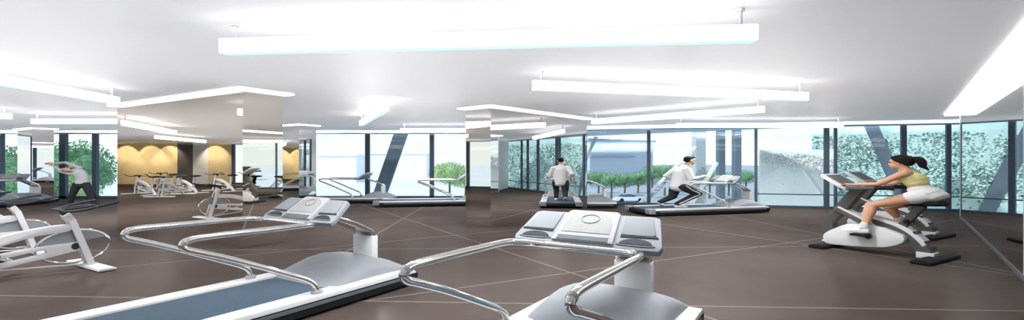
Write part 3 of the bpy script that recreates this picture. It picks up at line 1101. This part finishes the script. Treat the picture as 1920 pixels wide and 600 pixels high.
def rpn(t, z, y=0.0):
    return Vector((t / RX, y / RY, z))


BELT = .192
m = MB()
m.body([rpn(1.46, .83), rpn(1.47, .90), rpn(1.50, 1.02), rpn(1.53, 1.15), rpn(1.57, 1.28), rpn(1.60, 1.37), rpn(1.62, 1.41)], [(.135, .11), (.15, .115), (.135, .10), (.15, .11), (.165, .115), (.16, .09), (.11, .06)])
m.body([rpn(1.62, 1.40), rpn(1.70, 1.47), rpn(1.77, 1.54)], [.056, .052, .05])
qr, Rr = head(m, rpn(1.86, 1.635), Vector((1, 0, -.12)), Vector((.12, 0, 1)), 1.08)
ARM = {-1: (rpn(1.57, 1.36, -.28), rpn(1.62, 1.06, -.42), rpn(2.05, 1.13, -.34)), 1: (rpn(1.58, 1.36, .28), rpn(1.28, 1.14, .42), rpn(1.62, 1.00, .38))}
for s, (sh, el, wr) in ARM.items():
    m.body([rpn(1.60, 1.37, s * .13), sh, sh.lerp(el, .4), el, el.lerp(wr, .35), wr], [.062, .062, .052, .043, .042, .028])
    hand(m, wr, (wr - el), Vector((.1, -s, -.2)), 1 if s < 0 else -1, 1.0, .95)
LEG = {-1: (rpn(1.50, .82, -.15), rpn(2.03, .60, -.17), rpn(1.30, .305, -.17)), 1: (rpn(1.45, .82, .15), rpn(1.36, .50, .17), rpn(.92, .34, .17))}
for s, (hp, kn, an) in LEG.items():
    m.body([hp, hp.lerp(kn, .4), kn], [.095, .085, .062])
    m.body([kn, kn.lerp(an, .3), kn.lerp(an, .65), an], [.06, .06, .046, .036])
m.body([LEG[-1][2], rpn(1.30, .25, -.17), rpn(1.46, .235, -.17)], [.036, .038, .028])
m.body([LEG[1][2], rpn(.88, .30, .17), rpn(.98, .24, .17)], [.036, .036, .028])
man = solid(m, 'person', 'skin_pale', None, RX, RY)
place(man, (T5.location.x, T5.location.y, 0), rad(15.2))
tag(man, 'man in white shirt and black striped trousers running on the treadmill', 'person')
h = MB()
h.ellipsoid(qr(-.024, 0, .048), (.100, .084, .082), Rr)
h.ellipsoid(qr(-.050, 0, .0), (.062, .080, .066), Rr)
h.body([qr(.055, -.03, .092), qr(.055, .03, .092)], [.025, .025])
solid(h, 'hair', 'hair', man, RX, RY)
for k in (-1, 1):
    stretch_obj(MB().ellipsoid(qr(.080, k * .030, .008), (.010, .013, .009), Rr, 10, 8), RX, RY).build('eye', 'dark_eye', man)
stretch_obj(MB().body([qr(.086, -.018, -.062), qr(.098, 0, -.062), qr(.086, .018, -.062)], [.005, .008, .005], Vector((0, 0, 1)), 8), RX, RY).build('mouth', 'lip', man)
s_ = MB()
s_.body([rpn(1.50, .84), rpn(1.50, .90), rpn(1.50, 1.02), rpn(1.53, 1.15), rpn(1.57, 1.28), rpn(1.61, 1.38), rpn(1.66, 1.43)], [(.185, .19), (.18, .175), (.17, .15), (.175, .145), (.185, .14), (.18, .11), (.085, .075)])
for s, (sh, el, wr) in ARM.items():
    s_.body([rpn(1.60, 1.37, s * .13), sh, sh.lerp(el, .5), el, el.lerp(wr, .4), el.lerp(wr, .86)], [.085, .085, .075, .068, .06, .046])
solid(s_, 'shirt', 'white_cloth', man, RX, RY, .010)
t_ = MB()
t_.body([rpn(1.46, .80), rpn(1.47, .90)], [(.15, .125), (.16, .13)])
for s, (hp, kn, an) in LEG.items():
    t_.body([hp, hp.lerp(kn, .4), kn], [.115, .105, .08])
    t_.body([kn, kn.lerp(an, .3), kn.lerp(an, .65), an], [.08, .078, .068, .06])
tr = solid(t_, 'trousers', 'black_cloth', man, RX, RY, .010)
for s, (hp, kn, an) in LEG.items():
    o_ = Vector((0, s * .004, 0))
    ups = [hp + Vector((0, s * .118, .05)), hp.lerp(kn, .4) + Vector((0, s * .108, 0)), kn + Vector((-.01, s * .082, 0)), kn.lerp(an, .3) + Vector((0, s * .080, 0)), kn.lerp(an, .65) + Vector((0, s * .070, 0)), an + Vector((0, s * .061, 0))]
    stretch_obj(MB().tube(smooth_path(ups, 5), .014, 8), RX, RY).build('side_stripe', 'white_cloth', tr)
stretch_obj(shoe(rpn(1.21, BELT + .003, -.17), rpn(1.66, BELT + .003, -.17), Vector((0, 0, 1)), 1.05), RX, RY).build('shoe', 'white_cloth', man, bevel=.006, smooth=50)
stretch_obj(shoe(rpn(.80, .315, .17), rpn(1.05, .20, .17), Vector((.4, 0, 1)), 1.05), RX, RY).build('shoe', 'white_cloth', man, bevel=.006, smooth=50)

# ---- stretching man: x to the picture's right, -y towards the viewer
GX, GY = 1.8, 1.4
MB.slim = .78
m = MB()
g = lambda x, z, y=0.0: Vector((x, y, z))
lat = Vector((1, 0, 0))
m.body([g(.015, .80), g(.02, .90), g(.03, 1.0), g(.02, 1.10), g(-.02, 1.20), g(-.075, 1.28)], [(.14, .10), (.15, .105), (.125, .095), (.135, .10), (.15, .10), (.13, .075)], lat)
m.body([g(-.075, 1.28), g(-.13, 1.30), g(-.16, 1.31)], [.055, .05, .05], Vector((0, 1, 0)))
qg, Rg = head(m, g(-.235, 1.315, -.03), Vector((-.12, -1, -.12)), Vector((-1, .1, .12)), 1.0)
GA = {1: (g(-.01, 1.395), g(-.27, 1.57, -.02), g(-.47, 1.535, -.04)), -1: (g(-.135, 1.165), g(-.33, 1.245, -.02), g(-.48, 1.46, -.04))}
for s, (sh, el, wr) in GA.items():
    m.body([g(-.06, 1.27), sh, sh.lerp(el, .4), el, el.lerp(wr, .35), wr], [.06, .058, .050, .042, .040, .027], Vector((0, 1, 0)))
    hand(m, wr, (wr - el) + Vector((-.1, 0, 0)), Vector((0, -1, 0)), s, 1.0, .5)
GL = {-1: (g(-.065, .83), g(-.145, .44, -.02), g(-.20, .10)), 1: (g(.095, .83), g(.205, .44, -.02), g(.265, .10))}
for s, (hp, kn, an) in GL.items():
    m.body([hp, hp.lerp(kn, .4), kn], [.09, .082, .06], lat)
    m.body([kn, kn.lerp(an, .3), kn.lerp(an, .65), an], [.058, .058, .045, .036], lat)
    m.body([an, an + Vector((s * .01, -.03, -.05)), an + Vector((s * .03, -.10, -.065))], [.036, .038, .028], lat)
gm = solid(m, 'person', 'skin_pale', None, GX, GY)
gp = at(151, 391)
place(gm, (gp[0], gp[1], 0), rad(0))
tag(gm, 'man in pale grey shirt and black trousers bending sideways with arms overhead', 'person')
h = MB()
h.ellipsoid(qg(-.030, 0, .040), (.086, .080, .078), Rg)
h.ellipsoid(qg(-.05, 0, .0), (.06, .078, .066), Rg)
solid(h, 'hair', 'hair_brown', gm, GX, GY)
for k in (-1, 1):
    stretch_obj(MB().ellipsoid(qg(.078, k * .030, .008), (.010, .013, .009), Rg, 10, 8), GX, GY).build('eye', 'dark_eye', gm)
stretch_obj(MB().body([qg(.084, -.018, -.062), qg(.096, 0, -.062), qg(.084, .018, -.062)], [.005, .008, .005], Vector((0, 0, 1)), 8), GX, GY).build('mouth', 'lip', gm)
s_ = MB()
s_.body([g(.02, .885), g(.025, .95), g(.03, 1.02), g(.02, 1.10), g(-.02, 1.20), g(-.075, 1.28), g(-.10, 1.29)], [(.165, .125), (.16, .12), (.15, .115), (.155, .118), (.17, .118), (.15, .09), (.10, .07)], lat)
for s, (sh, el, wr) in GA.items():
    s_.body([g(-.06, 1.27), sh, sh.lerp(el, .5), el, el.lerp(wr, .4), el.lerp(wr, .86)], [.08, .076, .066, .058, .052, .042], Vector((0, 1, 0)))
solid(s_, 'shirt', 'grey_cloth', gm, GX, GY, .010)
t_ = MB()
t_.body([g(.015, .78), g(.02, .905)], [(.15, .115), (.16, .12)], lat)
for s, (hp, kn, an) in GL.items():
    t_.body([hp, hp.lerp(kn, .4), kn], [.108, .10, .078], lat)
    t_.body([kn, kn.lerp(an, .3), kn.lerp(an, .65), an + Vector((0, 0, .02))], [.076, .074, .064, .058], lat)
tr = solid(t_, 'trousers', 'black_cloth', gm, GX, GY, .010)
for s, (hp, kn, an) in GL.items():
    stretch_obj(shoe(an + Vector((0, .05, -.095)), an + Vector((s * .06, -.19, -.095)), Vector((0, 0, 1)), 1.15), GX, GY).build('shoe', 'white_cloth', gm, bevel=.006, smooth=50)

MB.slim = 1.0
# ------------------------------------------------------------------ the world outside
tag(MB().box((-200, 500, GZ - .5), (400, 957, 1)).build('ground', 'paving', smooth=0), 'pale paved plaza outside the far windows', 'ground', kind='structure')
tag(MB().box((200, 500, GZ - .5), (400, 957, 1)).build('street', 'asphalt', smooth=0), 'blue grey street outside the windows', 'street', kind='structure')
n = Vector((-wd.y, wd.x))
# projecting soffit over the street windows
a, b = WR0 + n * .12, WR1 + n * .12
poly = [tuple(a), tuple(b), tuple(b + n * 1.2), tuple(WR0 + wd * 9 + n * 1.6), tuple(a + n * 6.0)]
tag(MB().prism(poly, H - .06, H + .5, 'z').build('roof_slab', 'slab', smooth=0), 'overhanging soffit outside the street windows', 'roof', kind='structure')
tag(MB().prism([(-42, 21.1), (1.9, 21.1), (1.9, 21.9), (-42, 21.9)], H - .02, H + .5, 'z').build('roof_slab', 'slab', smooth=0), 'roof edge outside the far windows', 'roof', kind='structure')


def lean(name, u0, v0, u1, v1, D, wpx, mat, label, dep=.4, D1=None, cat='brace', ext=.0):
    p, q = ad(u0, v0, D), ad(u1, v1, D1 or D)
    d_ = q - p
    q = q + d_ * ext
    o = MB().beam(p, q, wpx * D / F, dep, Vector((0, 1, 0))).build(name, mat, bevel=.02, smooth=0)
    return tag(o, label, cat)


lean('leaning_column', 757, 236, 708, 378, 23.0, 24, 'brace', 'slate leaning column outside the far windows', .25, ext=1.2)
lean('leaning_column', 1630, 228, 1706, 400, 19.2, 19, 'brace', 'slate leaning column outside, behind the woman on the bike', .22, ext=.8)
lean('street_column', 1310, 225, 1310, 420, 26.0, 19, 'steel_col', 'pale grey street column directly behind the running man', .6, ext=1.0)
lean('street_column', 1351, 225, 1351, 420, 25.0, 12, 'brace', 'dark street column outside, first one beyond the running man', .4, ext=1.0)
lean('street_column', 1381, 225, 1381, 420, 24.0, 12, 'brace', 'dark street column outside, second one beyond the running man', .4, ext=1.0)
lean('leaning_strut', 1508, 318, 1566, 400, 18.0, 7, 'white_plastic', 'thin white strut leaning outside beside the pale garden wall', .12, ext=1.0, cat='strut')
lean('leaning_strut', 1118, 256, 1098, 300, 24.0, 6, 'steel_col', 'short grey strut outside at the edge of the middle pillar', .12, ext=2.2, cat='strut')

lean('leaning_strut', 1344, 304, 1292, 390, 23.0, 7, 'white_plastic', 'thin white strut leaning outside just in front of the running man', .12, ext=1.0, cat='strut')
# white outdoor stair
root = empty('outdoor_stair', tuple(ad(1258, 335, 26)))
tag(root, 'white steep outdoor stair behind the running man', 'stair')
p, q = ad(1196, 392, 25.0), ad(1304, 282, 25.0)
o0 = Vector(root.location)
sv = Vector((0, 0, .42))
for s in (-1, 1):
    MB().beam(p - o0 + sv * s * .5, q - o0 + sv * s * .5, .10, .13).build('stringer', 'white_plastic', root)
for k in range(20):
    c = p.lerp(q, (k + .5) / 20) - o0
    MB().box(c, (.2, .5, .05)).build('tread', 'light_silver', root)


def leaves(m, c, r, n, size, flat=1.0):
    for _ in range(n):
        while True:
            d_ = Vector((random.uniform(-1, 1), random.uniform(-1, 1), random.uniform(-1, 1)))
            if .3 < d_.length < 1:
                break
        p_ = Vector(c) + Vector((d_.x * r[0], d_.y * r[1], d_.z * r[2]))
        a = Vector((random.gauss(0, 1), random.gauss(0, 1), random.gauss(0, 1))).normalized() * size
        b = a.cross(Vector((random.gauss(0, 1), random.gauss(0, 1), random.gauss(0, 1)))).normalized() * size * .6
        m.add([p_ - a, p_ + b, p_ + a, p_ - b], [(0, 1, 2, 3)])


def tree(x, y, top, rx, rz_, mat, label, group='trees outside the windows', n=420, gz=GZ):
    root = empty('street_tree', (x, y, gz))
    tag(root, label, 'tree', group)
    c = (0, 0, top - gz - rz_)
    m = MB()
    for k in range(8):
        a = 2 * PI * k / 8 + random.uniform(-.3, .3)
        rr = random.uniform(.25, .55)
        m.ellipsoid((c[0] + rx * rr * math.cos(a), c[1] + rx * rr * .6 * math.sin(a), c[2] + random.uniform(-.3, .35) * rz_), (rx * .36, rx * .34, rz_ * .46), None, 10, 7)
    leaves(m, c, (rx, rx * .8, rz_), n * 4, rx * .042)
    m.build('crown', mat, root, smooth=60)
    MB().tube([(0, 0, 0), (.1, 0, c[2] * .5), (0, 0, c[2])], [.22, .16, .1], 8).build('trunk', 'bark', root)
    return root


k = 0
for u in (1098, 1122, 1146, 1171, 1196, 1222, 1246, 1268, 1330, 1366, 1398):
    k += 1
    D = (86, 93, 100)[k % 3]
    topv = 318 + random.uniform(-3, 4) + (2 if u < 1200 else -8 if u < 1300 else 0)
    p = ad(u, topv, D)
    tree(p.x, p.y, p.z, 2.3, 1.55, 'leaf', 'round green street tree in the row beyond the road')
for u, D, tv, rx, rz_, mt, lb in ((842, 70, 303, 3.0, 1.7, 'leaf_pale', 'pale green tree outside the far windows behind the third treadmill'),
                                 (872, 78, 318, 3.2, 1.5, 'leaf_pale', 'lower pale green tree outside the far windows by the middle pillar'),
                                 (140, 60, 262, 4.6, 3.2, 'leaf', 'tall green tree outside the window behind the stretching man'),
                                 (168, 80, 300, 4.0, 2.6, 'leaf', 'lower green tree outside beside the stretching man'),
                                 (120, 50, 318, 3.4, 2.4, 'leaf_pale', 'pale green shrub tree outside behind the raised arms'),
                                 (8, 62, 272, 4.4, 3.0, 'leaf', 'green tree outside the window at the picture edge'),
                                 (-130, 78, 268, 4.4, 3.0, 'leaf', 'green tree outside shown in the pillar mirror'),
                                 (45, 38, 300, 3.2, 2.6, 'leaf', 'dark green tree outside beyond the slim pillar')):
    p = ad(u, tv, D)
    tree(p.x, p.y, p.z, rx, rz_, mt, lb, n=700)

# ivy wall beside the street windows
P0, P1 = Vector((13.5, 21.6)), Vector((25.5, 9.8))
dv = (P1 - P0).normalized()
nv = Vector((dv.y, -dv.x))
if nv.dot(-P0) < 0:
    nv = -nv
iw = empty('ivy_wall', (P0.x, P0.y, GZ))
tag(iw, 'ivy covered garden wall outside the windows behind the woman', 'wall')
Lw = (P1 - P0).length
c = (P0 + P1) / 2 - nv * .15 - P0
MB().box((c.x, c.y, (3.3 - GZ) / 2), (Lw, .3, 3.3 - GZ), math.atan2(dv.y, dv.x)).build('wall_slab', 'teal_wall', iw, smooth=0)
for nm, mt, cnt in (('dark_ivy', 'ivy_dark', 13000), ('pale_ivy', 'ivy_pale', 6500)):
    m = MB()
    for _ in range(cnt):
        t = random.uniform(0, Lw)
        z = random.uniform(-1.2, 2.72)
        dens = .5 + .5 * math.sin(t * 1.7 + math.sin(z * 2.3) * 1.5)
        if random.random() > .35 + .65 * dens or (z < .25 and random.random() < .75 and t < 6):
            continue
        q = P0 + dv * t + nv * random.uniform(.02, .16) - P0
        a = (Vector((dv.x, dv.y, 0)) * random.choice((-1, 1)) + Vector((nv.x, nv.y, 0)) * random.uniform(-.4, .4) + Vector((0, 0, random.uniform(-.9, .5)))).normalized()
        b = a.cross(Vector((nv.x, nv.y, .5))).normalized()
        s = random.uniform(.03, .066)
        p_ = Vector((q.x, q.y, z - GZ))
        m.add([p_ - a * s, p_ - a * s * .2 + b * s * .45, p_ + a * s, p_ - a * s * .2 - b * s * .45], [(0, 1, 2, 3)])
    tag(m.build(nm, mt, iw, smooth=0), kind='stuff')

# pale garden wall with white climber
gw = empty('garden_wall', (0, 0, GZ))
tag(gw, 'low pale garden wall with white climbing plant outside the street windows', 'wall')
a, b = ad(1424, 303, 20.4), ad(1562, 303, 19.6)
MB().beam((a.x, a.y, (2.1 - GZ) / 2), (b.x, b.y, (2.1 - GZ) / 2), .25, 2.1 - GZ).build('wall_slab', 'pale_stone', gw, smooth=0)
m = MB()
for _ in range(1000):
    t = random.random()
    z = 1.95 - abs(random.gauss(0, .42)) - .5 * max(0, t - .55)
    c = a.lerp(b, t) + Vector((0, -.18, 0))
    leaves(m, (c.x, c.y, z - GZ), (.02, .02, .02), 1, .05)
tag(m.build('white_climber', 'white_cloth', gw, smooth=0), kind='stuff')

# distant building
bd = empty('flat_roof_building', (0, 0, GZ))
tag(bd, 'pale flat roofed building across the street', 'building')
D = 125.0
a, b = ad(1106, 263, D), ad(1224, 272, D + 14)
zt_ = a.z - GZ
MB().prism([(a.x, a.y), (b.x, b.y), (b.x - 2, b.y + 20), (a.x, a.y + 20)], 0, zt_, 'z').build('wall_block', 'building', bd, smooth=0)
MB().prism([(a.x - .4, a.y - .6), (b.x + .8, b.y - .6), (b.x - 2, b.y + 20), (a.x, a.y + 20)], zt_, zt_ + .5, 'z').build('roof_edge', 'building_glass', bd, smooth=0)
c0, c1 = ad(1108, 292, D - .3), ad(1190, 292, D + 9.4)
MB().beam((c0.x, c0.y, c0.z - GZ), (c1.x, c1.y, c0.z - GZ), .3, .4).build('window_band', 'building_glass', bd, smooth=0)
# pale buildings beyond the plaza
for u0, u1, top, D, lb in ((596, 668, 292, 150, 'pale distant block beyond the plaza, behind the third treadmill from the viewer'), (690, 800, 288, 170, 'wide pale distant block beyond the plaza')):
    a, b = ad(u0, top, D), ad(u1, top, D)
    bb = empty('distant_building', ((a.x + b.x) / 2, D + 6, GZ))
    tag(bb, lb, 'building')
    w_ = b.x - a.x
    MB().box((0, 0, (a.z - GZ) / 2), (w_, 12, a.z - GZ)).build('wall_block', 'white_cloth', bb, smooth=0)
    MB().box((0, 0, a.z - GZ + .2), (w_ + .8, 12.8, .4)).build('roof_edge', 'pale_stone', bb, smooth=0)

# parked car
cc = at(1180, 378.5, GZ)
car = empty('parked_car', (cc[0], cc[1], GZ), rad(4))
tag(car, 'silver car parked on the street outside', 'car')
bodyp = smooth2([(-2.4, .25), (-2.45, .62), (-2.2, .78), (-1.3, .86), (1.0, .84), (2.1, .72), (2.45, .52), (2.4, .25)], 3)
MB().prism(bodyp, -.85, .85).build('car_body', 'car_paint', car, bevel=.06)
MB().prism(smooth2([(-1.7, .80), (-1.0, 1.28), (.15, 1.30), (1.1, .82)], 3, False), -.72, .72).build('cabin', 'car_glass', car, bevel=.05)
MB().prism([(-1.05, 1.27), (-.9, 1.34), (.05, 1.35), (.2, 1.29)], -.70, .70).build('car_roof', 'car_paint', car, bevel=.02)
for x_ in (-1.5, 1.5):
    for s in (-1, 1):
        MB().cyl((x_, s * .70, .33), (x_, s * .89, .33), .33, 20).build('wheel', 'black', car)

# ------------------------------------------------------------------ colour management
sc.view_settings.view_transform = 'Standard'
sc.view_settings.look = 'None'
sc.view_settings.gamma = 1
sc.view_settings.use_curve_mapping = False
sc.view_settings.exposure = 0.2
sc.cycles.use_denoising = True
sc.cycles.max_bounces = 10
sc.cycles.transparent_max_bounces = 16
sc.cycles.caustics_reflective = False
sc.cycles.caustics_refractive = False
sc.cycles.sample_clamp_indirect = 6
